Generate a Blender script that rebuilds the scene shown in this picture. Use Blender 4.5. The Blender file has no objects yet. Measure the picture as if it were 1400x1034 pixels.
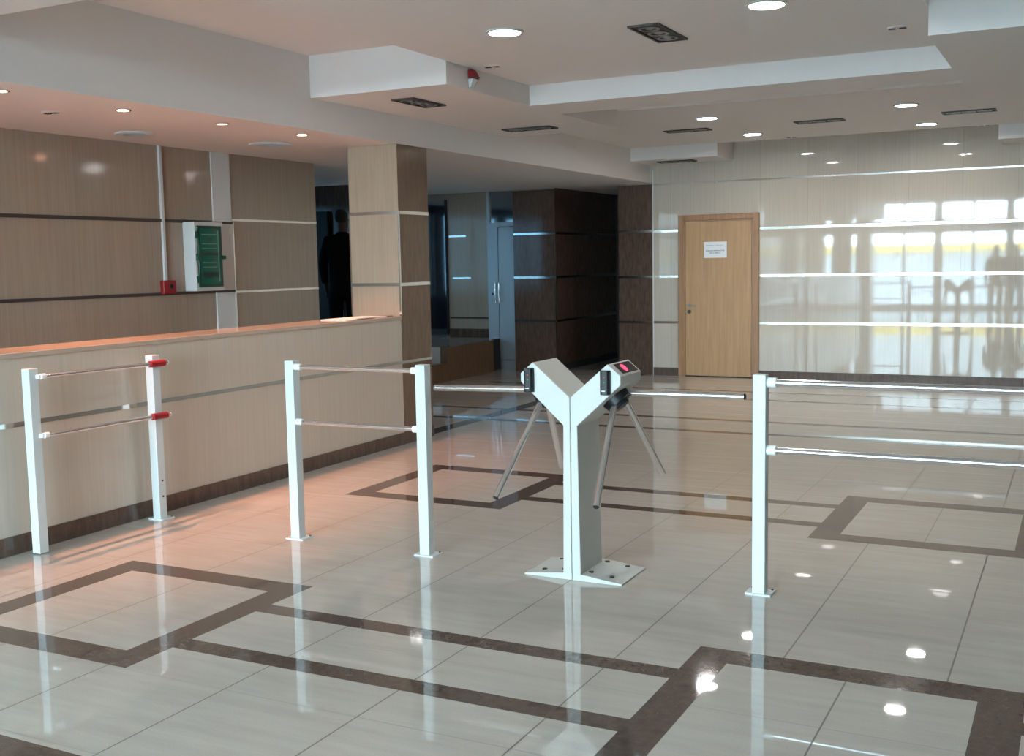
import bpy, bmesh, math, random
from mathutils import Vector, Matrix
random.seed(7)
sc = bpy.context.scene
COL = sc.collection

# ------------------------------------------------------------------ materials
def new_mat(name):
    m = bpy.data.materials.new(name); m.use_nodes = True
    nt = m.node_tree
    return m, nt, nt.nodes['Principled BSDF']

def plain(name, col, rough=.5, metal=0., spec=.5, emit=None, estr=0., noise=0., coat=0.):
    m, nt, b = new_mat(name)
    b.inputs['Base Color'].default_value = (*col, 1)
    b.inputs['Roughness'].default_value = rough
    b.inputs['Metallic'].default_value = metal
    b.inputs['Specular IOR Level'].default_value = spec
    b.inputs['Coat Weight'].default_value = coat
    if emit:
        b.inputs['Emission Color'].default_value = (*emit, 1)
        b.inputs['Emission Strength'].default_value = estr
    if noise:
        tc = nt.nodes.new('ShaderNodeTexCoord'); n = nt.nodes.new('ShaderNodeTexNoise')
        n.inputs['Scale'].default_value = 14; n.inputs['Detail'].default_value = 4
        nt.links.new(tc.outputs['Object'], n.inputs['Vector'])
        r = nt.nodes.new('ShaderNodeMapRange')
        r.inputs['To Min'].default_value = 1-noise; r.inputs['To Max'].default_value = 1+noise
        nt.links.new(n.outputs['Fac'], r.inputs['Value'])
        mx = nt.nodes.new('ShaderNodeMix'); mx.data_type = 'RGBA'; mx.blend_type = 'MULTIPLY'
        mx.inputs[0].default_value = 1; mx.inputs[6].default_value = (*col, 1)
        nt.links.new(r.outputs['Result'], mx.inputs[7])
        nt.links.new(mx.outputs[2], b.inputs['Base Color'])
    return m

def stone(name, c1, c2, grain=(40, 40, 2.0), rough=.08, spec=.5, joint_axis=None, joint_step=.6, joint_off=0., speck=.0, joint_dark=.72, tilevar=.05):
    """polished stone tile: fine streaks, a tone per tile and thin joints"""
    m, nt, b = new_mat(name); L = nt.links.new; N = nt.nodes.new
    tc = N('ShaderNodeTexCoord')
    mp = N('ShaderNodeMapping'); mp.inputs['Scale'].default_value = grain
    L(tc.outputs['Object'], mp.inputs['Vector'])
    n = N('ShaderNodeTexNoise'); n.inputs['Scale'].default_value = 1; n.inputs['Detail'].default_value = 5; n.inputs['Roughness'].default_value = .6
    L(mp.outputs['Vector'], n.inputs['Vector'])
    n2 = N('ShaderNodeTexNoise'); n2.inputs['Scale'].default_value = 160; n2.inputs['Detail'].default_value = 2
    L(tc.outputs['Object'], n2.inputs['Vector'])
    ad = N('ShaderNodeMath'); ad.operation = 'MULTIPLY_ADD'; ad.inputs[1].default_value = speck; ad.use_clamp = True
    L(n2.outputs['Fac'], ad.inputs[0]); L(n.outputs['Fac'], ad.inputs[2])
    r = N('ShaderNodeMapRange'); r.inputs['From Min'].default_value = .3+speck*.5; r.inputs['From Max'].default_value = .7+speck*.5
    L(ad.outputs[0], r.inputs['Value'])
    mx = N('ShaderNodeMix'); mx.data_type = 'RGBA'
    mx.inputs[6].default_value = (*c1, 1); mx.inputs[7].default_value = (*c2, 1)
    L(r.outputs['Result'], mx.inputs[0])
    out = mx.outputs[2]
    if joint_axis is not None:
        sp = N('ShaderNodeSeparateXYZ'); L(tc.outputs['Object'], sp.inputs['Vector'])
        u = N('ShaderNodeMath'); u.operation = 'SUBTRACT'; u.inputs[1].default_value = joint_off
        L(sp.outputs['XYZ'.index(joint_axis)], u.inputs[0])
        d = N('ShaderNodeMath'); d.operation = 'DIVIDE'; d.inputs[1].default_value = joint_step; L(u.outputs[0], d.inputs[0])
        fl = N('ShaderNodeMath'); fl.operation = 'FLOOR'; L(d.outputs[0], fl.inputs[0])
        zf = N('ShaderNodeMath'); zf.operation = 'MULTIPLY_ADD'; zf.inputs[1].default_value = 1/.61; zf.inputs[2].default_value = -.16
        L(sp.outputs[2], zf.inputs[0])
        fz = N('ShaderNodeMath'); fz.operation = 'FLOOR'; L(zf.outputs[0], fz.inputs[0])
        cb = N('ShaderNodeCombineXYZ'); L(fl.outputs[0], cb.inputs[0]); L(fz.outputs[0], cb.inputs[1])
        wn = N('ShaderNodeTexWhiteNoise'); wn.noise_dimensions = '2D'; L(cb.outputs[0], wn.inputs['Vector'])
        fr = N('ShaderNodeMath'); fr.operation = 'FRACT'; L(d.outputs[0], fr.inputs[0])
        lt = N('ShaderNodeMath'); lt.operation = 'GREATER_THAN'; lt.inputs[1].default_value = .006/joint_step; L(fr.outputs[0], lt.inputs[0])
        jr = N('ShaderNodeMapRange'); jr.inputs['To Min'].default_value = joint_dark; jr.inputs['To Max'].default_value = 1; L(lt.outputs[0], jr.inputs['Value'])
        tv = N('ShaderNodeMapRange'); tv.inputs['To Min'].default_value = 1-tilevar; tv.inputs['To Max'].default_value = 1+tilevar; L(wn.outputs['Value'], tv.inputs['Value'])
        ml = N('ShaderNodeMath'); ml.operation = 'MULTIPLY'; L(jr.outputs['Result'], ml.inputs[0]); L(tv.outputs['Result'], ml.inputs[1])
        m2 = N('ShaderNodeMix'); m2.data_type = 'RGBA'; m2.blend_type = 'MULTIPLY'; m2.inputs[0].default_value = 1
        L(out, m2.inputs[6]); L(ml.outputs[0], m2.inputs[7]); out = m2.outputs[2]
    L(out, b.inputs['Base Color'])
    b.inputs['Roughness'].default_value = rough
    b.inputs['Specular IOR Level'].default_value = spec
    return m

def glass_mat(name, tint=(1, 1, 1)):
    m = bpy.data.materials.new(name); m.use_nodes = True; nt = m.node_tree; nt.nodes.clear()
    o = nt.nodes.new('ShaderNodeOutputMaterial'); mix = nt.nodes.new('ShaderNodeMixShader')
    t = nt.nodes.new('ShaderNodeBsdfTransparent'); t.inputs['Color'].default_value = (*tint, 1)
    g = nt.nodes.new('ShaderNodeBsdfGlossy'); g.inputs['Roughness'].default_value = .02
    mix.inputs[0].default_value = .06
    nt.links.new(t.outputs[0], mix.inputs[1]); nt.links.new(g.outputs[0], mix.inputs[2]); nt.links.new(mix.outputs[0], o.inputs['Surface'])
    return m

def wood_mat(name, c1, c2, rough=.35):
    m, nt, b = new_mat(name); L = nt.links.new; N = nt.nodes.new
    tc = N('ShaderNodeTexCoord'); mp = N('ShaderNodeMapping'); mp.inputs['Scale'].default_value = (22, 22, 1.2)
    L(tc.outputs['Object'], mp.inputs['Vector'])
    n = N('ShaderNodeTexNoise'); n.inputs['Scale'].default_value = 1.5; n.inputs['Detail'].default_value = 6; n.inputs['Distortion'].default_value = .6
    L(mp.outputs['Vector'], n.inputs['Vector'])
    r = N('ShaderNodeMapRange'); r.inputs['From Min'].default_value = .3; r.inputs['From Max'].default_value = .7; L(n.outputs['Fac'], r.inputs['Value'])
    mx = N('ShaderNodeMix'); mx.data_type = 'RGBA'; mx.inputs[6].default_value = (*c1, 1); mx.inputs[7].default_value = (*c2, 1)
    L(r.outputs['Result'], mx.inputs[0]); L(mx.outputs[2], b.inputs['Base Color']); b.inputs['Roughness'].default_value = rough
    return m

LIGHT1, LIGHT2 = (.51, .44, .36), (.565, .495, .41)
DARK1, DARK2 = (.072, .043, .031), (.125, .082, .060)
WALLSPEC = .5
M = {}
M['wall_x'] = stone('beige_wall_tile', LIGHT1, LIGHT2, (55, 55, 1.6), .03, WALLSPEC, 'X', .6, -3.71, joint_dark=.84)
M['wall_y'] = stone('beige_wall_tile_side', LIGHT1, LIGHT2, (55, 55, 1.6), .12, .5, 'Y', .6, 8.07)
M['counter_y'] = stone('beige_counter_tile', (.52, .45, .365), (.565, .495, .41), (55, 55, 1.6), .16, .4, 'Y', .6, 8.07, joint_dark=.93, tilevar=.02)
M['back_y'] = stone('tan_wall_tile', (.31, .25, .19), (.365, .30, .235), (55, 55, 1.6), .09, .5, 'Y', .6, 7.86, joint_dark=.9, tilevar=.03)
M['brown'] = stone('brown_wall_tile', DARK1, DARK2, (30, 30, 6), .1, .5, None, speck=.5)
M['brown_matte'] = stone('brown_plinth', DARK1, DARK2, (30, 30, 6), .4, .3, None, speck=.5)
M['pillar_light'] = stone('tan_pillar_tile', (.35, .275, .20), (.42, .335, .25), (55, 55, 1.6), .05, .8, None)
M['pillar_brown'] = stone('brown_pillar_tile', (.135, .082, .048), (.185, .118, .073), (30, 30, 6), .12, .5, None, speck=.5)
M['tile'] = stone('beige_floor_tile', (.48, .425, .37), (.545, .49, .43), (2.2, 16, 1), .02, .7, None, speck=.6)
M['band'] = stone('brown_floor_band', (.085, .058, .045), (.135, .098, .08), (26, 26, 1), .05, .7, None, speck=.6)
M['joint'] = plain('floor_joint', (.14, .115, .095), .5)
M['joint_faint'] = plain('floor_joint_faint', (.29, .25, .21), .4)
M['ceil'] = plain('ceiling_paint', (.74, .705, .675), .75, noise=.015)
M['metal'] = plain('brushed_metal', (.80, .80, .78), .12, 1.)
M['chrome'] = plain('chrome_tube', (.82, .82, .84), .16, 1.)
M['white_paint'] = plain('white_paint', (.61, .64, .63), .35, noise=.01)
M['grey_paint'] = plain('light_grey_paint', (.52, .515, .475), .45, noise=.02)
M['socket'] = plain('white_socket', (.82, .85, .84), .35)
M['black'] = plain('black_plastic', (.009, .009, .010), .45, spec=.3)
M['bolt'] = plain('dark_bolt', (.05, .045, .04), .4, .6)
M['red'] = plain('red_plastic', (.22, .005, .007), .35)
M['red_tape'] = plain('red_tape', (.30, .007, .014), .35)
M['counter_top'] = plain('counter_stone', (.48, .38, .30), .12, spec=.6, noise=.06)
M['lamp'] = plain('lamp_diffuser', (.9, .92, 1), .4, emit=(1, .97, .95), estr=125)
M['halogen'] = plain('halogen_bulb', (.9, .6, .4), .4, emit=(1, .42, .25), estr=60)
M['halogen_dim'] = plain('halogen_bulb_dim', (.9, .6, .4), .4, emit=(1, .55, .40), estr=3.5)
M['wood'] = wood_mat('oak_veneer', (.42, .23, .10), (.53, .305, .145))
M['wood_dark'] = wood_mat('oak_frame', (.30, .145, .065), (.41, .215, .105))
M['alu'] = plain('grey_aluminium', (.42, .48, .52), .3, .35)
M['dark_glass'] = plain('dark_glass', (.012, .016, .024), .06, spec=.9)
M['dark_glass'].node_tree.nodes['Principled BSDF'].inputs['IOR'].default_value = 2.6
M['paper'] = plain('paper', (.86, .87, .86), .6)
M['ink'] = plain('ink', (.30, .32, .36), .7)
M['ink_light'] = plain('ink_light', (.58, .60, .63), .7)
M['green_glass'] = plain('green_door', (.010, .115, .075), .12, spec=.8)
M['green_frame'] = plain('green_frame', (.006, .055, .032), .25)
M['breaker'] = plain('breaker_dark', (.012, .03, .024), .4)
M['breaker_light'] = plain('breaker_light', (.12, .30, .22), .4)
M['black_and_shade'] = plain('dark_shadow_gap', (.02, .02, .02), .8)  # near-black for dark parts and for painted-in shade
M['suit'] = plain('black_suit', (.006, .006, .007), .9, spec=.1)
M['skin'] = plain('skin', (.06, .035, .026), .6)
M['hair'] = plain('black_hair', (.008, .007, .006), .7)
M['led_red'] = plain('red_led', (.8, .02, .1), .4, emit=(1, .035, .10), estr=1.5)
M['led_small'] = plain('small_red_led', (.3, .01, .01), .4, emit=(1, .05, .03), estr=.25)
M['led_green'] = plain('small_green_led', (.01, .2, .05), .4, emit=(.05, 1, .2), estr=.06)
M['display'] = plain('display_black', (.012, .008, .008), .15)
M['spot_can'] = plain('spot_reflector', (.30, .29, .28), .3, .9)
M['spot_box'] = plain('spot_box_dark', (.035, .03, .026), .5)
M['spot_frame'] = plain('spot_frame', (.06, .052, .045), .5, .2)
M['window_frame'] = plain('window_frame', (.25, .24, .23), .5)
M['glass'] = glass_mat('window_glass', (.96, .98, 1))
M['glass_dimming'] = glass_mat('dimming_glass', (.095, .125, .145))  # pane tint added to weaken daylight from the unseen left windows
M['yellow'] = plain('yellow_fascia', (.80, .50, .07), .6)
M['shop_white'] = plain('shop_front', (.80, .86, .90), .6)
M['asphalt'] = plain('wet_asphalt', (.20, .215, .23), .7, noise=.3)
M['car_blue'] = plain('car_paint', (.35, .50, .60), .3)

# ------------------------------------------------------------------ mesh helper
class MB:
    def __init__(self): self.bm = bmesh.new(); self.mi = 0
    def _faces(self, fs):
        for f in fs: f.material_index = self.mi
        return self
    def box(self, x0, x1, y0, y1, z0, z1):
        v = [self.bm.verts.new((x, y, z)) for x in (x0, x1) for y in (y0, y1) for z in (z0, z1)]
        q = [(0, 1, 3, 2), (4, 6, 7, 5), (0, 4, 5, 1), (2, 3, 7, 6), (0, 2, 6, 4), (1, 5, 7, 3)]
        return self._faces([self.bm.faces.new([v[i] for i in f]) for f in q])
    def prism(self, pts, axis, a, b):
        """pts 2-D polygon, extruded along axis from a to b; axis y: pts=(x,z), x: (y,z), z: (x,y)"""
        def P(p, t): return {'y': (p[0], t, p[1]), 'x': (t, p[0], p[1]), 'z': (p[0], p[1], t)}[axis]
        A = [self.bm.verts.new(P(p, a)) for p in pts]; B = [self.bm.verts.new(P(p, b)) for p in pts]
        n = len(pts)
        fs = [self.bm.faces.new(A), self.bm.faces.new(B[::-1])]
        for i in range(n): fs.append(self.bm.faces.new([A[i], A[(i+1) % n], B[(i+1) % n], B[i]]))
        return self._faces(fs)
    def rod(self, p, q, r, r2=None, n=20, caps=True):
        p, q = Vector(p), Vector(q); d = (q-p).normalized(); r2 = r if r2 is None else r2
        u = d.orthogonal().normalized(); w = d.cross(u)
        A, B = [], []
        for i in range(n):
            t = 2*math.pi*i/n; o = u*math.cos(t)+w*math.sin(t)
            A.append(self.bm.verts.new(p+o*r)); B.append(self.bm.verts.new(q+o*r2))
        fs = [self.bm.faces.new([A[i], A[(i+1) % n], B[(i+1) % n], B[i]]) for i in range(n)]
        for f in fs: f.smooth = True
        if caps:
            A2 = [self.bm.verts.new(v.co) for v in A]; B2 = [self.bm.verts.new(v.co) for v in B]
            fs += [self.bm.faces.new(A2[::-1]), self.bm.faces.new(B2)]
        return self._faces(fs)
    def ring(self, c, r0, r1, z0, z1, n=32):
        """flat ring (washer) around z"""
        cx, cy = c; V = []
        for r, z in ((r0, z0), (r1, z0), (r1, z1), (r0, z1)):
            V.append([self.bm.verts.new((cx+r*math.cos(2*math.pi*i/n), cy+r*math.sin(2*math.pi*i/n), z)) for i in range(n)])
        fs = []
        for k in range(4):
            a, b = V[k], V[(k+1) % 4]
            fs += [self.bm.faces.new([a[i], a[(i+1) % n], b[(i+1) % n], b[i]]) for i in range(n)]
        return self._faces(fs)
    def build(self, name, mat, parent=None, bevel=0., bevseg=2):
        bmesh.ops.recalc_face_normals(self.bm, faces=self.bm.faces)
        me = bpy.data.meshes.new(name); self.bm.to_mesh(me); self.bm.free()
        for m in (mat if isinstance(mat, (list, tuple)) else [mat]): me.materials.append(M[m] if isinstance(m, str) else m)
        o = bpy.data.objects.new(name, me); COL.objects.link(o)
        if parent is not None:
            o.parent = parent
            o.matrix_parent_inverse = Matrix.Translation(-parent.location) if False else Matrix.Identity(4)
        if bevel:
            bv = o.modifiers.new('bevel', 'BEVEL'); bv.width = bevel; bv.segments = bevseg; bv.limit_method = 'ANGLE'; bv.angle_limit = math.radians(40)
        return o

def struct(o): o['kind'] = 'structure'; return o
def tag(o, label, cat, group=None):
    o['label'] = label; o['category'] = cat
    if group: o['group'] = group
    return o
def empty(name, loc, label, cat, group=None, rz=0.):
    o = bpy.data.objects.new(name, None); COL.objects.link(o); o.location = loc; o.rotation_euler.z = rz
    o.empty_display_size = .1
    return tag(o, label, cat, group)
def copy_tree(o, loc, label=None, parent=None):
    c = o.copy(); COL.objects.link(c)
    if parent is not None: c.parent = parent
    else: c.location = loc
    if label: c['label'] = label
    for ch in o.children: copy_tree(ch, None, None, c)
    return c

# ------------------------------------------------------------------ floor
XL, XR, YN, YF, YC = -10.2, 5.4, -5.6, 14.2, 16.5
SQ = [(-4.51, 3.055), (-1.335, 3.02), (1.83, 3.02), (-1.330, 6.145), (-4.455, 6.115), (1.83, 6.145)]
bands = []
for (x, y) in SQ:
    bands += [(x, x+.15, y, y+1.2), (x+1.05, x+1.2, y, y+1.2), (x, x+1.2, y, y+.15), (x, x+1.2, y+1.05, y+1.2)]
for (xa, xb, y0) in ((-3.31, -1.335, 3.312), (-.135, 1.83, 3.312), (-3.255, -1.33, 6.42), (-.13, 1.83, 6.42)):
    bands += [(xa, xb, y0, y0+.11), (xa, xb, y0+.52, y0+.63)]
bands += [(-5.2, XR, 2.27, 2.415), (-6.9, XR, 9.61, 9.71), (-6.9, XR, 10.35, 10.45), (-6.9, XR, 11.95, 12.05), (-6.9, XR, 12.66, 12.76), (-5.44, -5.27, 8.56, 14.2)]
JW = .0032; NBAY = 3
joints = []
def insq(cx, cy):
    return any(x < cx < x+1.2 and y < cy < y+1.2 for x, y in SQ)
gx = [-.40+.6*k for k in range(-18, 11)]
gy = [4.245+.6*k for k in range(-17, 22)]
xs = {XL, XR}; ys = {YN, YC}
for b in bands: xs |= {b[0], b[1]}; ys |= {b[2], b[3]}
for x in gx:
    if XL < x < XR: xs |= {x-JW, x+JW}
for y in gy:
    if YN < y < YC: ys |= {y-JW, y+JW}
for x, y in SQ: xs |= {x+.6-JW, x+.6+JW}; ys |= {y+.6-JW, y+.6+JW}
def clean(s):
    s = sorted(s); o = [s[0]]
    for t in s[1:]:
        if t-o[-1] > 1e-4: o.append(t)
    return o
xs, ys = clean(xs), clean(ys)
bm = bmesh.new(); vg = [[bm.verts.new((x, y, 0)) for y in ys] for x in xs]
for i in range(len(xs)-1):
    cx = (xs[i]+xs[i+1])/2
    jx = any(abs(cx-g) < JW for g in gx)
    for j in range(len(ys)-1):
        cy = (ys[j]+ys[j+1])/2
        jy = any(abs(cy-g) < JW for g in gy)
        f = bm.faces.new([vg[i][j], vg[i+1][j], vg[i+1][j+1], vg[i][j+1]])
        if any(a < cx < b and c < cy < d for a, b, c, d in bands): k = 1
        elif insq(cx, cy):
            k = 0
            for x, y in SQ:
                if x < cx < x+1.2 and y < cy < y+1.2:
                    if abs(cx-x-.6) < JW: k = 2
                    elif abs(cy-y-.6) < JW: k = 3
        else: k = 2 if jx else (3 if jy else 0)
        f.material_index = k
bm.normal_update()
me = bpy.data.meshes.new('floor'); bm.to_mesh(me); bm.free()
for k in ('tile', 'band', 'joint', 'joint_faint'): me.materials.append(M[k])
fl = bpy.data.objects.new('floor', me); COL.objects.link(fl); struct(fl)

# ------------------------------------------------------------------ walls
STR = (.715, 1.325, 1.93, 2.54)
sh = .016   # half height of the metal strips
def strip(parent, x0, x1, y0, y1, zs=STR, h=sh):
    for z in zs: MB().box(x0, x1, y0, y1, z-h, z+h).build('metal_strip', 'metal', parent)

wall_back = struct(MB().prism([(-5.15, 0), (XR, 0), (XR, 3.2), (-5.4, 3.2), (-5.4, 2.58), (-5.15, 2.58)], 'y', YF, YF+.2).build('wall_back', 'wall_x'))
strip(wall_back, -5.15, -4.80, YF-.004, YF+.01, STR[:3]); strip(wall_back, -3.71, XR, YF-.004, YF+.01, STR[:3]); strip(wall_back, -5.15, XR, YF-.004, YF+.01, (2.55,), .010)
MB().box(-5.16, -5.145, YF-.006, YF+.01, 0, 2.74).build('corner_strip', 'white_paint', wall_back)
struct(MB().box(-5.15, -4.80, YF-.012, YF+.01, 0, .105).build('baseboard_back', 'brown_matte'))
struct(MB().box(-3.71, XR, YF-.012, YF+.01, 0, .10).build('baseboard_back', 'brown_matte'))

w = struct(MB().box(-5.65, -5.16, YF, YC, 0, 2.575).build('wall_corridor', 'brown'))
strip(w, -5.65, -5.16, YF-.004, YF+.01, (.715, 1.325, 1.94)); MB().box(-5.65, -5.16, YF-.006, YF+.01, 2.555, 2.574).build('metal_strip', 'metal', w)
w = struct(MB().box(-7.255, -6.60, YF, YC, 0, 2.575).build('wall_column', 'brown'))
strip(w, -7.255, -6.60, YF-.004, YF+.01, (.72, 1.335, 1.95))
strip(w, -6.61, -6.596, YF+.02, YC, (.72, 1.335, 1.95))
MB().box(-6.606, -6.594, YF-.006, YF+.006, .0, 1.96).build('corner_strip', 'metal', w)
MB().box(-7.255, -6.60, YF-.006, YF+.01, 2.557, 2.574).build('metal_strip', 'metal', w)
struct(MB().box(-6.60, -6.588, YF, YC, 0, .10).build('baseboard_corridor', 'black_and_shade'))
struct(MB().box(-6.6, -5.65, YC-.02, YC+.1, 0, 2.575).build('wall_corridor_end', 'black_and_shade'))

# wall behind the stairs with glass panel, strips and the aluminium door
YS = 14.36
w = struct(MB().box(XL, -7.735, YS, YS+.2, 0, 2.575).build('wall_stairs', 'back_y'))
for (a, b, z) in ((-8.42, -8.12, 1.95), (-8.36, -8.05, 1.335), (-8.42, -7.75, .745)):
    MB().box(a, b, YS-.004, YS+.01, z-.012, z+.012).build('metal_strip', 'metal', w)
struct(MB().box(-8.43, -7.735, YS-.012, YS+.01, .455, .585).build('baseboard_stairs', 'brown'))
g = struct(MB().box(-9.2, -8.44, YS-.03, YS, .49, 2.47).build('window_9', 'dark_glass'))
MB().box(-9.2, -8.44, YS-.035, YS, .455, .49).build('window_sill', 'metal', g)
MB().box(-8.455, -8.43, YS-.036, YS, .49, 2.49).build('window_frame', 'black', g)
# aluminium door
d2 = struct(MB().box(-7.74, -7.57, YS-.05, YS+.03, 0, 2.13).build('door_2', 'alu'))
MB().box(-7.57, -7.15, YS-.05, YS+.03, 2.07, 2.13).build('door_frame', 'alu', d2)
MB().box(-7.74, -7.70, YS-.055, YS+.03, 2.13, 2.575).build('door_frame', 'alu', d2)
MB().box(-7.70, -7.15, YS-.02, YS+.03, 2.13, 2.575).build('transom_panel', 'dark_glass', d2)
MB().box(-7.57, -7.15, YS-.012, YS+.03, .02, 2.07).build('shadow_gap', 'black_and_shade', d2)
lf = MB().box(-7.558, -7.16, YS-.052, YS-.012, .14, 2.055).build('door_leaf', 'alu', d2)
MB().box(-7.558, -7.16, YS-.052, YS-.012, .0, .132).build('kick_plate', 'alu', d2)
for hx, hy in ((-7.59, -.11), (-7.53, -.11)):
    hb = MB()
    hb.rod((hx, YS+hy, .98), (hx, YS+hy, 1.25), .012); hb.rod((hx-.05, YS-.05, 1.25), (hx, YS+hy, 1.25), .012); hb.rod((hx-.05, YS-.05, .98), (hx, YS+hy, .98), .012)
    hb.build('door_handle', 'chrome', d2)
MB().rod((-7.66, YS-.055, 1.10), (-7.66, YS-.045, 1.10), .015).build('keyhole', 'black', d2)

# stairs: flank wall, step and platform
st = struct(MB().prism([(11.9, 0), (13.9, 0), (13.9, .455), (12.61, .455), (12.61, .25), (11.9, .25)], 'x', -7.56, -7.45).build('wall_stair_flank', 'pillar_brown'))
struct(MB().box(XL, -7.56, 12.61, YS, 0, .452).build('floor_platform', 'tile'))
struct(MB().box(-7.56, -7.553, 13.9, 14.31, 0, .452).build('stair_end_shade', 'black_and_shade'))  # thin black sheet painting shade over the bare platform end
struct(MB().box(XL, -7.56, 11.85, 12.61, 0, .235).build('floor_step', 'tile'))
struct(MB().box(XL, -7.15, 9.2, 11.4, 0, .43).build('floor_landing', 'brown'))
struct(MB().box(-8.35, -7.70, 10.92, 11.0, .43, 2.50).build('wall_inner', 'brown'))
struct(MB().box(-8.03, -7.88, 10.90, 10.92, .43, 1.27).build('daylit_patch', 'alu'))  # pale panel standing in for a bluish daylit patch
struct(MB().box(-8.33, -8.03, 10.86, 10.92, .43, 2.20).build('door_3', 'black'))

# left back wall behind the counter
XB = -6.88
w = struct(MB().box(XB-.2, XB, YN, 9.12, 0, 2.575).build('wall_left', 'back_y'))
MB().box(XB-.01, XB+.012, YN, 7.60, 1.945, 1.972).build('ledge_strip', 'spot_frame', w)
MB().box(XB-.01, XB+.012, YN, 7.60, 1.335, 1.360).build('ledge_strip', 'spot_frame', w)
MB().box(XB-.01, XB+.004, 7.87, 9.12, 1.975, 1.995).build('metal_strip', 'metal', w)
MB().box(XB-.01, XB+.004, 7.87, 9.12, 1.325, 1.345).build('metal_strip', 'metal', w)
pl = MB().box(XB-.01, XB+.014, 7.62, 7.855, 0, 2.575).build('plaster_strip', 'white_paint', w)
MB().box(XB-.01, XB+.02, 7.60, 7.86, 1.945, 1.965).build('ledge_strip', 'spot_frame', w)
MB().box(XB-.01, XB+.02, 7.60, 7.86, 1.335, 1.355).build('ledge_strip', 'spot_frame', w)
MB().box(XB-.01, XB+.02, 7.855, 7.872, 0, 1.96).build('corner_strip', 'metal', w)
fw = MB()
for a, b in ((YN, 6.4), (9.0, 9.15), (11.4, 11.75), (14.2, YC)): fw.box(XL-.2, XL, a, b, 0, 3.2)
fw.box(XL-.2, XL, 6.4, 14.2, 0, .95); fw.box(XL-.2, XL, 6.4, 14.2, 2.45, 3.2)
struct(fw.build('wall_far_left', 'brown'))
for n_, (a, b) in enumerate(((6.4, 9.0), (9.15, 11.4), (11.75, 14.2))):
    fm = MB(); fm.box(XL-.12, XL-.06, a, a+.05, .95, 2.45); fm.box(XL-.12, XL-.06, b-.05, b, .95, 2.45); fm.box(XL-.12, XL-.06, a, b, .95, 1.0); fm.box(XL-.12, XL-.06, a, b, 2.40, 2.45); fm.box(XL-.12, XL-.06, (a+b)/2-.025, (a+b)/2+.025, .95, 2.45)
    fo = struct(fm.build('window_%d' % (6+n_), 'window_frame'))
    MB().box(XL-.093, XL-.087, a+.05, b-.05, 1.0, 2.40).build('window_pane', 'glass_dimming', fo)
struct(MB().box(XR, XR+.2, YN, YC, 0, 3.2).build('wall_right', 'brown'))

# pillar at the end of the counter
pm = MB().box(-5.725, -5.22, 8.07, 8.556, 0, 2.575)
p = pm.build('wall_pillar', ['pillar_light', 'pillar_brown']); struct(p)
for f in p.data.polygons:
    if f.normal.x > .5: f.material_index = 1
for z in (2.0, 1.385):
    MB().box(-5.725, -5.216, 8.066, 8.08, z-.014, z+.014).build('metal_strip', 'metal', p)
    MB().box(-5.23, -5.216, 8.085, 8.556, z-.014, z+.014).build('metal_strip', 'metal', p)
MB().box(-5.23, -5.216, 8.07, 8.556, .70, .725).build('metal_strip', 'metal', p)
MB().box(-5.229, -5.213, 8.062, 8.077, 1.12, 2.0).build('corner_strip', 'metal', p)
MB().box(-5.73, -5.716, 8.063, 8.077, 1.12, 2.0).build('corner_strip', 'metal', p)
MB().box(-5.23, -5.213, 8.07, 8.556, 0, .10).build('pillar_base', 'brown', p)

# ------------------------------------------------------------------ rear window wall (behind the camera) and outside
rw = MB()
WT, WB1, WB0 = 3.04, 2.50, 2.19
rw.box(XL, XR, YN-.25, YN, WT, 3.2); rw.box(XL, -6.95, YN-.25, YN, 0, WT); rw.box(-6.7, -6.2, YN-.25, YN, 0, WT); rw.box(-6.0, -5.6, YN-.25, YN, 0, WT)
rw.box(-6.95, XR, YN-.25, YN, WB0, WB1); rw.box(-6.95, XR, YN-.25, YN, -.1, .08)
bays = [(-5.6+i*1.88, -5.6+(i+1)*1.88) for i in range(NBAY)]
for (a, b) in bays: rw.box(b-.10, b+.04, YN-.25, YN, 0, WT)
rw.box(bays[-1][1], XR, YN-.25, YN, 0, WT)
struct(rw.build('wall_rear', 'window_frame'))
openings = [(-6.95, -6.7), (-6.2, -6.0)] + [(a+.04, b-.10) for a, b in bays]
for n, (a, b) in enumerate(openings):
    fm = MB()
    for z0, z1 in ((.08, WB0), (WB1, WT)):
        fm.box(a, a+.04, YN-.15, YN-.08, z0, z1); fm.box(b-.04, b, YN-.15, YN-.08, z0, z1)
        fm.box(a, b, YN-.15, YN-.08, z0, z0+.04); fm.box(a, b, YN-.15, YN-.08, z1-.04, z1)
        if b-a > 1: fm.box((a+b)/2-.035, (a+b)/2+.035, YN-.15, YN-.08, z0, z1)
    fo = struct(fm.build('window_%d' % (n+1), 'window_frame'))
    MB().box(a+.04, b-.04, YN-.118, YN-.112, .12, WB0-.04).build('window_pane', 'glass', fo)
    MB().box(a+.04, b-.04, YN-.118, YN-.112, WB1+.04, WT-.04).build('window_pane', 'glass', fo)
    if b-a > 1:
        for z0, z1 in ((.08, WB0), (WB1, WT)):
            ld = bpy.data.lights.new('window_portal', 'AREA'); ld.shape = 'RECTANGLE'; ld.size = b-a; ld.size_y = z1-z0
            ld.cycles.is_portal = True
            lo = bpy.data.objects.new('window_portal', ld); COL.objects.link(lo)
            lo.location = ((a+b)/2, YN-.26, (z0+z1)/2); lo.rotation_euler = (math.radians(90), 0, 0)
struct(MB().prism([(-40, -60), (40, -60), (40, YN-.25), (XL-.2, YN-.25), (XL-.2, 24), (-40, 24)], 'z', -.35, -.15).build('ground', 'asphalt'))
sh_ = empty('shop_pavilion', (-6, -24, -.15), 'low white shop pavilion with a yellow fascia across the street', 'building')
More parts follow.
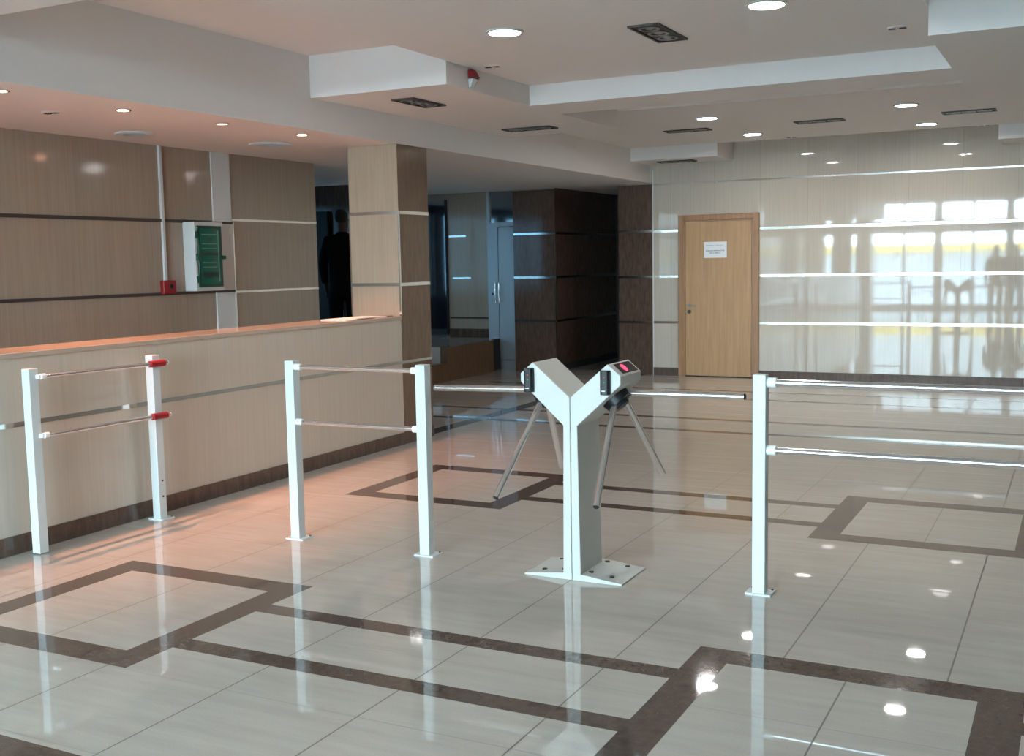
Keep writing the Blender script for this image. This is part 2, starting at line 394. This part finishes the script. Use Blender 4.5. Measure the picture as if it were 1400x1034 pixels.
MB().box(-18, 26, -3, 0, 0, 1.83).build('shop_front', 'shop_white', sh_)
MB().box(-18, 26, -3, .3, 1.83, 2.17).build('fascia', 'yellow', sh_)

# ------------------------------------------------------------------ ceiling
ceil = struct(MB().box(XL, XR, YN, YC, 3.12, 3.3).build('ceiling', 'ceil'))
def cb(name, *a): return MB().box(*a).build(name, 'ceil', ceil)
cb('ceiling_soffit', XL, -5.2, YN, YC, 2.575, 3.12)
ZP, ZB, XA, XZ, XW = 2.97, 2.81, -4.02, -.84, .34
cb('ceiling_panel', XA, XZ, 2.52, 8.2, ZP, 3.12)
cb('ceiling_panel', -5.2, XR, 10.1, 13.55, ZP, 3.12)
cb('ceiling_beam', -5.2, XR, 1.9, 2.52, ZB, 3.12)
cb('ceiling_beam', -5.2, XA, 2.52, 3.84, ZB, 3.12)
cb('ceiling_beam', -5.2, XA, 6.88, 10.1, ZB, 3.12)
cb('ceiling_beam', XA, XZ, 8.2, 8.80, ZB, 3.12)
cb('ceiling_beam', XZ, XW, 2.52, 3.84, ZB, 3.12)
cb('ceiling_beam', XZ, XW, 6.92, 10.1, ZB, 3.12)
cb('ceiling_beam', XW, XR, 2.52, 10.1, ZB, 3.12)
cb('ceiling_beam', -5.2, -4.06, 13.5, YF, ZB, 3.12)
cb('ceiling_beam', -.89, XR, 13.55, YF, ZB, 3.12)

# round downlights
def downlight(loc, label):
    o = empty('ceiling_downlight', loc, label, 'ceiling light', 'round white downlights in the raised ceiling panels')
    MB().ring((0, 0), .098, .118, -.012, .0).build('rim', 'white_paint', o)
    MB().rod((0, 0, -.004), (0, 0, -.001), .098, n=32).build('diffuser', 'lamp', o)
    return o
for x, y, lab in ((-3.212, 6.22, 'round lit downlight nearest the red alarm siren, in the near ceiling panel'),
                  (-1.625, 6.338, 'round lit downlight cut by the top edge of the photo, in the near ceiling panel'),
                  (-3.429, 11.054, 'round lit downlight in the far panel, left of the pair nearer the camera'),
                  (-1.545, 11.22, 'round lit downlight in the far panel, right of the pair nearer the camera'),
                  (-3.431, 12.788, 'round lit downlight in the far panel nearest the top of the wooden door'),
                  (-1.57, 12.969, 'round lit downlight in the far panel, right of the pair nearest the far wall')):
    downlight((x, y, ZP), lab)

# recessed triple spots (not lit)
def triple(loc, L, along_y, label):
    o = empty('recessed_spotlight', loc, label, 'ceiling spotlight', 'unlit triple spotlights in dark rectangular trays', math.pi/2 if along_y else 0.)
    W = .20; f = MB()
    f.box(-L/2, L/2, -W/2, -W/2+.016, -.012, 0); f.box(-L/2, L/2, W/2-.016, W/2, -.012, 0)
    f.box(-L/2, -L/2+.016, -W/2+.016, W/2-.016, -.012, 0); f.box(L/2-.016, L/2, -W/2+.016, W/2-.016, -.012, 0)
    f.build('frame', 'spot_frame', o)
    MB().box(-L/2+.016, L/2-.016, -W/2+.016, W/2-.016, -.003, 0).build('tray', 'spot_box', o)
    for k in (-1, 0, 1):
        cx = k*(L-.06)/3
        s = MB(); s.ring((cx, 0), .050, .068, -.011, -.003, 24)
        h = s.build('spot_ring', 'spot_can', o)
        MB().rod((cx, 0, -.0035), (cx, 0, -.010), .030, .022, n=20).build('bulb', 'spot_can', h)
    return o
triple((-2.41, 6.755, ZP), .56, True, 'dark triple spotlight tray in the near ceiling panel between two lit downlights')
triple((-4.64, 7.515, ZB), .49, True, 'dark triple spotlight tray left of the red siren, pointing toward the far wall')
triple((-4.69, 9.56, ZB), .50, False, 'dark triple spotlight tray in the left beam past the siren')
triple((-3.94, 11.98, ZP), .50, False, 'dark triple spotlight tray leftmost of the row in the far panel')
triple((-2.51, 11.99, ZP), .50, False, 'dark triple spotlight tray in the middle of the far panel row')
triple((-1.07, 12.10, ZP), .50, False, 'dark triple spotlight tray rightmost of the row in the far panel')
triple((-4.70, 13.85, ZB), .48, False, 'dark triple spotlight tray above the brown strip left of the wooden door')
triple((-.19, 9.70, ZB), .50, False, 'dark triple spotlight tray cut by the right edge of the photo')

# small two-hole ceiling sensors
def sensor(loc, label):
    o = empty('ceiling_sensor', loc, label, 'sensor', 'small two-hole ceiling sensors')
    MB().rod((0, 0, 0), (0, 0, -.008), .062, .055, n=28).build('plate', 'ceil', o)
    for s in (-1, 1): MB().box(s*.032-.020, s*.032+.020, -.016, .016, -.012, -.0075).build('slot', 'black', o)
sensor((-3.843, 7.237, ZP), 'small two-hole ceiling sensor just right of the red siren')
sensor((-1.081, 7.413, ZP), 'small two-hole ceiling sensor at the right end of the near panel')
sensor((-3.127, 13.382, ZP), 'small two-hole ceiling sensor at the far edge of the far panel, right of a downlight')
sensor((-1.031, 13.50, ZP), 'small two-hole ceiling sensor at the far right corner of the far panel')
sensor((-5.94, 5.131, 2.575), 'small two-hole sensor in the low pink-lit soffit above the counter')

# round soffit vents
def rvent(loc, r, label):
    o = empty('round_vent', loc, label, 'vent', 'round vents in the soffit')
    MB().ring((0, 0), r*.66, r, -.014, 0).build('vent_rim', 'white_paint', o)
    MB().rod((0, 0, -.002), (0, 0, -.008), r*.66, n=28).build('grille', 'spot_frame', o)
    b = MB()
    for k in range(-3, 4):
        hw = math.sqrt(max(.0, (r*.64)**2-(k*r*.18)**2)); b.box(-hw, hw, k*r*.18-.004, k*r*.18+.004, -.013, -.007)
    b.build('louvre', 'grey_paint', o)
rvent((-6.371, 6.265, 2.575), .15, 'round louvred vent in the soffit above the white conduit')
rvent((-6.067, 7.461, 2.575), .18, 'round pale vent in the soffit nearest the tan pillar')

# halogen spots in the soffit
def halogen(loc, lit, label):
    o = empty('halogen_spot', loc, label, 'ceiling spotlight', 'small halogen spots in the soffit edge')
    MB().ring((0, 0), .038, .052, -.008, 0, 24).build('rim', 'metal', o)
    MB().rod((0, 0, -.001), (0, 0, -.007), .036, .03, n=20).build('bulb', 'halogen' if lit else 'halogen_dim', o)
    if lit:
        ld = bpy.data.lights.new('halogen_beam', 'SPOT'); ld.energy = 105; ld.color = (1, .40, .22); ld.spot_size = math.radians(84); ld.spot_blend = .5; ld.shadow_soft_size = .03
        lo = bpy.data.objects.new('halogen_beam', ld); COL.objects.link(lo); lo.location = (loc[0], loc[1], loc[2]-.03)
halogen((-5.449, 4.363, 2.575), True, 'glowing halogen spot cut by the left edge of the photo')
halogen((-5.487, 5.301, 2.575), True, 'brightest glowing halogen spot, left of the round louvred vent')
halogen((-5.458, 6.191, 2.575), False, 'dim halogen spot between the two bright ones over the counter')
halogen((-5.423, 7.051, 2.575), True, 'glowing halogen spot nearest the tan pillar')

# alarm siren
o = empty('alarm_siren', (-4.02, 7.227, 2.81), 'small red and white alarm siren high on the ceiling beam side', 'alarm')
MB().prism([(0, .095), (.055, .105), (.07, .075), (.0, .03)], 'y', -.01, .05).build('white_horn', 'white_paint', o)
o.children[0].data.clear_geometry()
bmx = bmesh.new()
def frustum(bm_, z0, w0, d0, z1, w1, d1):
    lo_ = [bm_.verts.new(v) for v in ((0, -w0, z0), (d0, -w0, z0), (d0, w0, z0), (0, w0, z0))]
    hi_ = [bm_.verts.new(v) for v in ((0, -w1, z1), (d1, -w1, z1), (d1, w1, z1), (0, w1, z1))]
    bm_.faces.new(lo_[::-1]); bm_.faces.new(hi_)
    for i in range(4): bm_.faces.new([lo_[i], lo_[(i+1) % 4], hi_[(i+1) % 4], hi_[i]])
frustum(bmx, .02, .022, .012, .085, .036, .045); bmx.to_mesh(o.children[0].data); bmx.free()
rb = MB(); frustum(rb.bm, .085, .040, .062, .145, .034, .03); rb.build('red_beacon', 'red', o, .006)
MB().box(0, .05, -.037, .037, .078, .086).build('dark_band', 'display', o)

# ------------------------------------------------------------------ reception counter
XC = -5.22
c = empty('reception_counter', (XC, 3.0, 0), 'long beige tiled reception counter with an orange-lit stone top', 'counter')
def rel(o): o.location = (-c.location.x, -c.location.y, -c.location.z); return o
rel(MB().box(-5.50, XC, -1.8, 8.066, 0, 1.085).build('front_panel', 'counter_y', c))
rel(MB().box(-5.60, XC+.012, -1.8, 8.062, 1.085, 1.115).build('counter_top', 'counter_top', c, .003))
rel(MB().box(XC-.002, XC+.006, -1.8, 8.066, .705, .731).build('metal_strip', 'metal', c))
rel(MB().box(XC-.002, XC+.010, -1.8, 8.066, 0, .105).build('base_plinth', 'brown', c))

o = tag(MB().box(-5.52, -5.27, 7.33, 7.92, 1.1155, 1.1225).build('paper_stack', 'paper'), 'pale flat papers lying on the counter end by the pillar', 'paper')
o = tag(MB().prism([(-5.30, 7.38), (-5.235, 7.42), (-5.24, 7.75), (-5.31, 7.70)], 'z', 1.1226, 1.128).build('folded_leaflet', 'paper'), 'small white leaflet over the counter edge on the papers', 'leaflet')
o = tag(MB().box(-5.42, -5.28, 7.94, 8.03, 1.1155, 1.122).build('notebook', 'pillar_brown'), 'thin dark notebook on the counter touching the pillar', 'notebook')

# ------------------------------------------------------------------ wall equipment behind the counter
o = empty('electrical_cabinet', (XB, 7.25, 1.36), 'white electrical cabinet with a green glazed door on the tan wall', 'cabinet')
def at(ob, par): ob.location = -Vector(par.location); return ob
at(MB().box(XB, XB+.13, 7.245, 7.60, 1.36, 1.952).build('cabinet_body', 'white_paint', o, .004), o)
XD = XB+.13
d = at(MB().box(XD, XD+.018, 7.268, 7.562, 1.392, 1.918).build('cabinet_door', 'green_frame', o, .003), o)
def par2(ob, par): ob.parent = par; ob.location = (0, 0, 0); return ob
par2(MB().box(XD+.016, XD+.020, 7.292, 7.528, 1.42, 1.895).build('door_glass', 'green_glass'), d)
bk = MB(); bk.box(XD+.0195, XD+.022, 7.305, 7.505, 1.50, 1.522)
for k in range(7): bk.box(XD+.0195, XD+.022, 7.31+k*.028, 7.327+k*.028, 1.475, 1.501)
par2(bk.build('breaker_row', 'breaker'), d)
par2(MB().box(XD+.0195, XD+.022, 7.305, 7.505, 1.665, 1.687).build('breaker_row', 'breaker'), d)
par2(MB().box(XD+.0195, XD+.022, 7.37, 7.43, 1.80, 1.815).build('main_switch', 'breaker'), d)
for z in (1.56, 1.60, 1.72, 1.76, 1.84): par2(MB().box(XD+.0195, XD+.0212, 7.31, 7.49, z, z+.008).build('label_strip', 'breaker_light'), d)
par2(MB().box(XD+.0195, XD+.0212, 7.505, 7.517, 1.44, 1.88).build('edge_trim', 'breaker_light'), d)
par2(MB().box(XD+.004, XD+.034, 7.556, 7.590, 1.632, 1.662).build('latch', 'green_frame'), d)
for z in (1.46, 1.65, 1.84): par2(MB().box(XD-.002, XD+.022, 7.255, 7.272, z-.03, z+.03).build('hinge', 'green_frame'), d)

o = empty('fire_call_point', (XB, 7.022, 1.345), 'square red fire alarm call point at the foot of the conduit', 'alarm')
MB().box(0, .045, -.072, .072, 0, .115).build('housing', 'red', o, .006)
MB().rod((.045, .012, .065), (.052, .012, .065), .018).build('button', 'black', o)
o = tag(MB().box(XB, XB+.022, 6.995, 7.021, 1.46, 2.575).build('cable_conduit', 'white_paint'), 'thin white vertical conduit from soffit to red call point', 'conduit')

# ------------------------------------------------------------------ wooden door
d1 = struct(MB().box(-4.795, -4.725, YF-.035, YF+.01, 0, 2.13).build('door_1', 'wood_dark', None, .006))
MB().box(-3.785, -3.713, YF-.035, YF+.01, 0, 2.13).build('door_frame', 'wood_dark', d1, .006)
MB().box(-4.725, -3.785, YF-.035, YF+.01, 2.06, 2.13).build('door_frame', 'wood_dark', d1, .006)
MB().box(-4.725, -4.70, YF-.022, YF+.01, 0, 2.06).build('door_stop', 'wood_dark', d1); MB().box(-3.81, -3.785, YF-.022, YF+.01, 0, 2.06).build('door_stop', 'wood_dark', d1)
MB().box(-4.70, -3.81, YF-.022, YF+.01, 2.035, 2.06).build('door_stop', 'wood_dark', d1)
lf = MB().box(-4.695, -3.815, YF-.018, YF+.01, .012, 2.03).build('door_leaf', 'wood', d1)
MB().rod((-4.645, YF-.018, .945), (-4.645, YF-.03, .945), .027).build('handle_rose', 'spot_can', d1)
hb = MB(); hb.rod((-4.645, YF-.03, .945), (-4.645, YF-.065, .945), .010); hb.rod((-4.655, YF-.065, .945), (-4.535, YF-.065, .935), .010)
hb.build('door_handle', 'chrome', d1)
MB().rod((-4.645, YF-.018, .86), (-4.645, YF-.026, .86), .026).build('keyhole_rose', 'bolt', d1)
MB().box(-4.70, -3.80, YF-.03, YF+.01, 0, .010).build('threshold', 'black_and_shade', d1)
sg = empty('door_notice', (-4.29, YF-.0182, 1.565), 'white printed paper notice taped on the wooden door', 'sign')
MB().box(-.152, .152, -.002, 0, 0, .208).build('paper_sheet', 'paper', sg)
t = MB()
def words(mb, z, x0, x1, h, seed):
    rnd = random.Random(seed); x = x0
    while x < x1:
        wd = rnd.uniform(.008, .016); mb.box(x, min(x+wd, x1), -.0032, -.002, z, z+h*rnd.uniform(.75, 1.1)); x += wd+rnd.choice((.003, .003, .010))
words(t, .156, -.125, .110, .014, 1)
t.build('text_line', 'ink_light', sg)
t = MB(); words(t, .086, -.125, .120, .014, 2); words(t, .056, -.075, .065, .014, 3)
t.build('text_line', 'ink', sg)

# ------------------------------------------------------------------ barriers
PW, PH = .06, 1.03
def post(par, x, y, plate=True):
    p_ = MB().box(x, x+PW, y, y+PW, .006, PH).build('post', 'white_paint', par, .003)
    if plate:
        q = MB().box(x-.03, x+PW+.03, y-.012, y+PW+.03, 0, .008).build('base_plate', 'white_paint', p_)
        for sx in (x-.018, x+PW+.018): MB().rod((sx, y+PW+.018, .008), (sx, y+PW+.018, .012), .006, n=10).build('bolt', 'bolt', p_)
    return p_
b1 = empty('guard_rail', (-5.10, 4.6, 0), 'white two-post guard rail with red-taped bar ends against the counter', 'barrier', None)
def relb(o, b): o.location = (-b.location.x, -b.location.y, 0); return o
for (x, y, pl_) in ((-5.134, 4.129, False), (-5.137, 5.033, True)): relb(post(b1, x, y, pl_), b1)
for z in (.24, .14): relb(MB().box(-5.079, -5.072, 5.06, 5.068, z, z+.01).build('screw', 'bolt', b1), b1)
for z in (.982, .657):
    XRl = -5.052
    r_ = relb(MB().rod((XRl, 4.205, z+.004), (XRl, 5.13, z-.002), .0125).build('rail', 'chrome', b1), b1)
    s_ = relb(MB().rod((XRl, 4.185, z+.004), (XRl, 4.215, z+.004), .0155).build('bracket', 'socket', b1), b1)
    relb(MB().box(-5.075, XRl+.004, 4.172, 4.19, z-.008, z+.014).build('bracket_arm', 'socket', b1), b1)
    relb(MB().rod((XRl, 4.985, z-.001), (XRl, 5.105, z-.002), .0205).build('red_sleeve', 'red_tape', b1), b1)
    relb(MB().rod((XRl, 5.118, z-.002), (XRl, 5.136, z-.002), .012).build('end_cap', 'socket', b1), b1)

def rails(par, x0, x1, y, zs, r, sock=.03):
    for z in zs:
        relb(MB().rod((x0, y, z), (x1, y, z), r).build('rail', 'chrome', par), par)
        for a, s in ((x0, 1), (x1, -1)):
            relb(MB().rod((a, y, z), (a+s*.042, y, z), r+.006).build('rail_socket', 'socket', par), par)
b2 = empty('guard_rail', (-3.55, 5.0, 0), 'white two-post guard rail with two chrome bars left of the turnstiles', 'barrier')
for (x, y) in ((-4.011, 4.973), (-3.13, 4.954)): relb(post(b2, x, y), b2)
rails(b2, -3.951, -3.13, 4.992, (.995, .681), .0125)
b3 = empty('guard_rail', (-.6, 5.0, 0), 'white guard rail with two long chrome bars running out at the right', 'barrier')
for (x, y) in ((-1.333, 4.987), (.55, 4.987)): relb(post(b3, x, y), b3)
rails(b3, -1.273, .55, 5.02, (.993, .680), .017)

# ------------------------------------------------------------------ turnstiles: two units back to back
XS = -2.194; Y0, Y1 = 4.862, 5.137
def turnstile(sgn, label, arms, panel):
    o = empty('tripod_turnstile', (XS, 5.0, 0), label, 'turnstile', 'pair of tripod turnstiles standing back to back')
    def X(d): return sgn*d
    def R(m, *a, **k):
        ob = m.build(*a, **k); ob.location = (0, -5.0, 0); return ob
    g_ = .0012
    body = [(g_, .03), (g_, .905), (.197, 1.072), (.264, 1.016), (.264, .974), (.037, .767), (.047, .03)]
    bo = R(MB().prism([(X(a), b) for a, b in body], 'y', Y0, Y1), 'cabinet', 'grey_paint', o, .004)
    foot = [(g_, 0), (g_, .032), (.047, .032), (.262, .008), (.262, 0)]
    R(MB().prism([(X(a), b) for a, b in foot], 'y', Y0+.002, Y1+.05), 'foot_plate', 'grey_paint', o, .0015)
    for dx in (.072, .182):
        for y in (4.935, 5.145):
            z = .032-(dx-.047)*.024/.215
            R(MB().rod((X(dx), y, z-.002), (X(dx), y, z+.004), .0125, n=16), 'bolt', 'bolt', o)
    # card reader on the front face
    xa, xb = ((.165, .215) if sgn > 0 else (.188, .238))
    rd = R(MB().prism([(X(xa), Y0), (X(xa), Y0-.016), (X(xa+.010), Y0-.027), (X(xb-.010), Y0-.027), (X(xb), Y0-.016), (X(xb), Y0)], 'z', .926, 1.043), 'card_reader', 'black', o, .003)
    xm = (xa+xb)/2
    for nm, mt, z in (('red_led', 'led_small', 1.008), ('green_led', 'led_green', .985)):
        q = MB().box(X(xm)-.003, X(xm)+.003, Y0-.029, Y0-.0268, z, z+.005).build(nm, mt); q.parent = rd
    q = MB().box(X(xm)-.008-.006*1, X(xm)+.006, Y0-.0285, Y0-.0268, .944, .948).build('maker_mark', 'paper'); q.parent = rd
    # indicator panel on the sloped outer top face
    P0, P1 = Vector((.197, 1.072)), Vector((.264, 1.016)); t_ = (P1-P0); n_ = Vector((-t_.y, t_.x)).normalized()
    if n_.y < 0: n_ = -n_
    a_, b_ = P0+t_*.12, P0+t_*.88
    quad = [a_+n_*-.002, b_+n_*-.002, b_+n_*.0015, a_+n_*.0015]
    ip = R(MB().prism([(X(v.x), v.y) for v in quad], 'y', Y0+.055, Y1-.02), 'indicator_panel', 'display', o)
    c_ = (P0+P1)/2+n_*.0012; e_ = c_+n_*.0012
    q = MB().rod((X(c_.x), 4.992, c_.y), (X(e_.x), 4.992, e_.y), .024, n=24).build('stop_light', 'led_red' if panel else 'display'); q.parent = ip
    # hub on the lower outer face: axis points outward and down
    A = Vector((X(.180), 5.0, .897)); ax = Vector((sgn*.707, 0, -.707))
    R(MB().rod(A-ax*.012, A+ax*.040, .074, .066, n=28), 'hub', 'black', o)
    R(MB().rod(A+ax*.038, A+ax*.058, .050, .040, n=24), 'hub_cap', 'black', o)
    for s0, s1 in arms:
        s0, s1 = Vector(s0), Vector(s1)
        am = R(MB().rod(s0-Vector((XS, 0, 0)), s1-Vector((XS, 0, 0)), .0165, n=20), 'arm', 'chrome', o)
        dd = (s1-s0).normalized()
        q = MB().rod(s1-Vector((XS, 0, 0)), s1+dd*.006-Vector((XS, 0, 0)), .0155, .011, n=20).build('arm_tip', 'black'); q.parent = am
    return o
turnstile(1, 'right unit of the back-to-back tripod turnstiles, showing a red stop light',
          [((-1.985, 5.03, .918), (-1.382, 5.03, .922)), ((-2.005, 4.985, .90), (-1.955, 4.61, .44)), ((-1.985, 5.03, .90), (-1.905, 5.38, .46))], True)
turnstile(-1, 'left unit of the back-to-back tripod turnstiles, arm pointing to the guard rail',
          [((-2.40, 5.03, .918), (-3.054, 5.03, .905)), ((-2.385, 4.985, .90), (-2.475, 4.61, .44)), ((-2.40, 5.03, .90), (-2.48, 5.38, .46))], False)

# ------------------------------------------------------------------ person in the doorway behind the counter
def skin(name, verts, edges, radii, mat, parent=None, root=0, sub=2):
    me = bpy.data.meshes.new(name); me.from_pydata(verts, edges, []); o_ = bpy.data.objects.new(name, me); COL.objects.link(o_)
    if parent is not None: o_.parent = parent
    md = o_.modifiers.new('skin', 'SKIN'); md.use_smooth_shade = True
    if not me.skin_vertices: me.skin_vertices.new() if hasattr(me.skin_vertices, 'new') else None
    sv = me.skin_vertices[0].data
    for i, r in enumerate(radii):
        sv[i].radius = r if isinstance(r, tuple) else (r, r); sv[i].use_root = (i == root)
    o_.modifiers.new('sub', 'SUBSURF').levels = sub; o_.modifiers['sub'].render_levels = sub
    me.materials.append(M[mat]); return o_
def person(loc, rz, label, group=None):
    P = empty('person', loc, label, 'person', group, rz)
    V, Ed, Rr = [], [], []
    def add(v, r, prev=None):
        V.append(v); Rr.append(r)
        if prev is not None: Ed.append((prev, len(V)-1))
        return len(V)-1
    pel = add((0, 0, .94), (.14, .10)); sp1 = add((0, -.005, 1.12), (.135, .095), pel); ch = add((0, -.005, 1.32), (.16, .10), sp1)
    nk = add((0, 0, 1.47), (.065, .065), ch); nk2 = add((0, .01, 1.53), (.055, .055), nk)
    h1 = add((0, .02, 1.60), (.066, .078), nk2); h2 = add((0, .018, 1.67), (.074, .092), h1); h3 = add((0, .010, 1.725), (.055, .065), h2)
    ns = add((0, .115, 1.615), (.013, .016), h1)
    for s in (-1, 1):
        add((s*.080, .0, 1.625), (.012, .022), h2)
        sh0 = add((s*.165, 0, 1.40), .065, ch); el = add((s*.225, -.02, 1.14), .043, sh0); wr = add((s*.225, .05, .90), .030, el)
        pm_ = add((s*.222, .065, .83), (.022, .036), wr)
        for k, (dy, ln) in enumerate(((.028, .075), (.010, .085), (-.008, .08), (-.024, .062))):
            f1 = add((s*.220, .068+dy, .785), .0085, pm_); add((s*.208, .075+dy, .785-ln*.75), .0075, f1)
        th = add((s*.212, .105, .845), .010, wr); add((s*.205, .118, .80), .008, th)
        hp = add((s*.095, 0, .86), .088, pel); kn = add((s*.105, .015, .49), .058, hp); an = add((s*.108, -.01, .09), .040, kn); add((s*.112, .13, .035), (.042, .028), an)
    b = skin('body', V, Ed, Rr, 'skin', P)
    # jacket and trousers follow the body
    V, Ed, Rr = [], [], []
    pe0 = add((0, -.005, .76), (.185, .13)); pel = add((0, -.005, .88), (.185, .128), pe0); a1 = add((0, -.005, 1.10), (.172, .118), pel); a2 = add((0, -.005, 1.31), (.190, .122), a1); a3 = add((0, 0, 1.46), (.085, .08), a2); add((0, .0, 1.525), (.066, .066), a3)
    for s in (-1, 1):
        s0 = add((s*.175, 0, 1.40), .082, a2); e0 = add((s*.235, -.02, 1.14), .060, s0); add((s*.232, .045, .915), .046, e0)
    skin('jacket', V, Ed, Rr, 'suit', P)
    V, Ed, Rr = [], [], []
    pe0 = add((0, 0, 1.08), (.13, .10)); pel = add((0, 0, .93), (.160, .118), pe0)
    for s in (-1, 1):
        h0 = add((s*.100, 0, .82), .105, pel); k0 = add((s*.108, .015, .48), .080, h0); add((s*.112, -.01, .07), .070, k0)
    skin('trousers', V, Ed, Rr, 'suit', P)
    for s in (-1, 1):
        skin('shoe', [(s*.112, -.05, .045), (s*.113, .05, .045), (s*.116, .17, .038)], [(0, 1), (1, 2)], [(.048, .045), (.052, .045), (.046, .036)], 'hair', P)
    skin('hair', [(0, -.030, 1.595), (0, -.028, 1.66), (0, -.008, 1.715), (0, .012, 1.74)], [(0, 1), (1, 2), (2, 3)], [(.066, .05), (.084, .078), (.080, .094), (.056, .07)], 'hair', P)
    return P
person((-7.56, 10.5, .43), math.radians(20), 'person in a dark suit standing in the dark opening behind the pillar, back turned')

person((-2.02, -2.7, 0), math.radians(10), 'person in dark clothes by the windows mirrored in the far wall, left one', 'two people mirrored in the far wall')
person((-1.55, -2.9, 0), math.radians(-15), 'person in dark clothes by the windows mirrored in the far wall, right one', 'two people mirrored in the far wall')

# ------------------------------------------------------------------ world, camera, render look
wd = bpy.data.worlds.new('overcast_sky'); sc.world = wd; wd.use_nodes = True
bg = wd.node_tree.nodes['Background']; bg.inputs['Color'].default_value = (.64, .88, 1.0, 1); bg.inputs['Strength'].default_value = 62.

yaw, pitch, roll, F, hgt = -.475810611, .104533673, -.0182881766, 1518.01331, 1.5642082
f = Vector((math.sin(yaw)*math.cos(pitch), math.cos(yaw)*math.cos(pitch), -math.sin(pitch)))
r = Vector((math.cos(yaw), -math.sin(yaw), 0)); u = r.cross(f)
cr, sr = math.cos(roll), math.sin(roll)
r, u = r*cr+u*sr, u*cr-r*sr
cd = bpy.data.cameras.new('camera'); cd.sensor_fit = 'HORIZONTAL'; cd.sensor_width = 36; cd.lens = F*36/1400; cd.clip_start = .05; cd.clip_end = 200
cam = bpy.data.objects.new('camera', cd); COL.objects.link(cam)
cam.matrix_world = Matrix(((r.x, u.x, -f.x, 0), (r.y, u.y, -f.y, 0), (r.z, u.z, -f.z, hgt), (0, 0, 0, 1)))
sc.camera = cam
sc.view_settings.view_transform = 'Standard'; sc.view_settings.look = 'None'; sc.view_settings.gamma = 1; sc.view_settings.use_curve_mapping = False
sc.view_settings.exposure = .58
sc.cycles.use_denoising = True
sc.cycles.max_bounces = 10; sc.cycles.diffuse_bounces = 6; sc.cycles.sample_clamp_indirect = 8
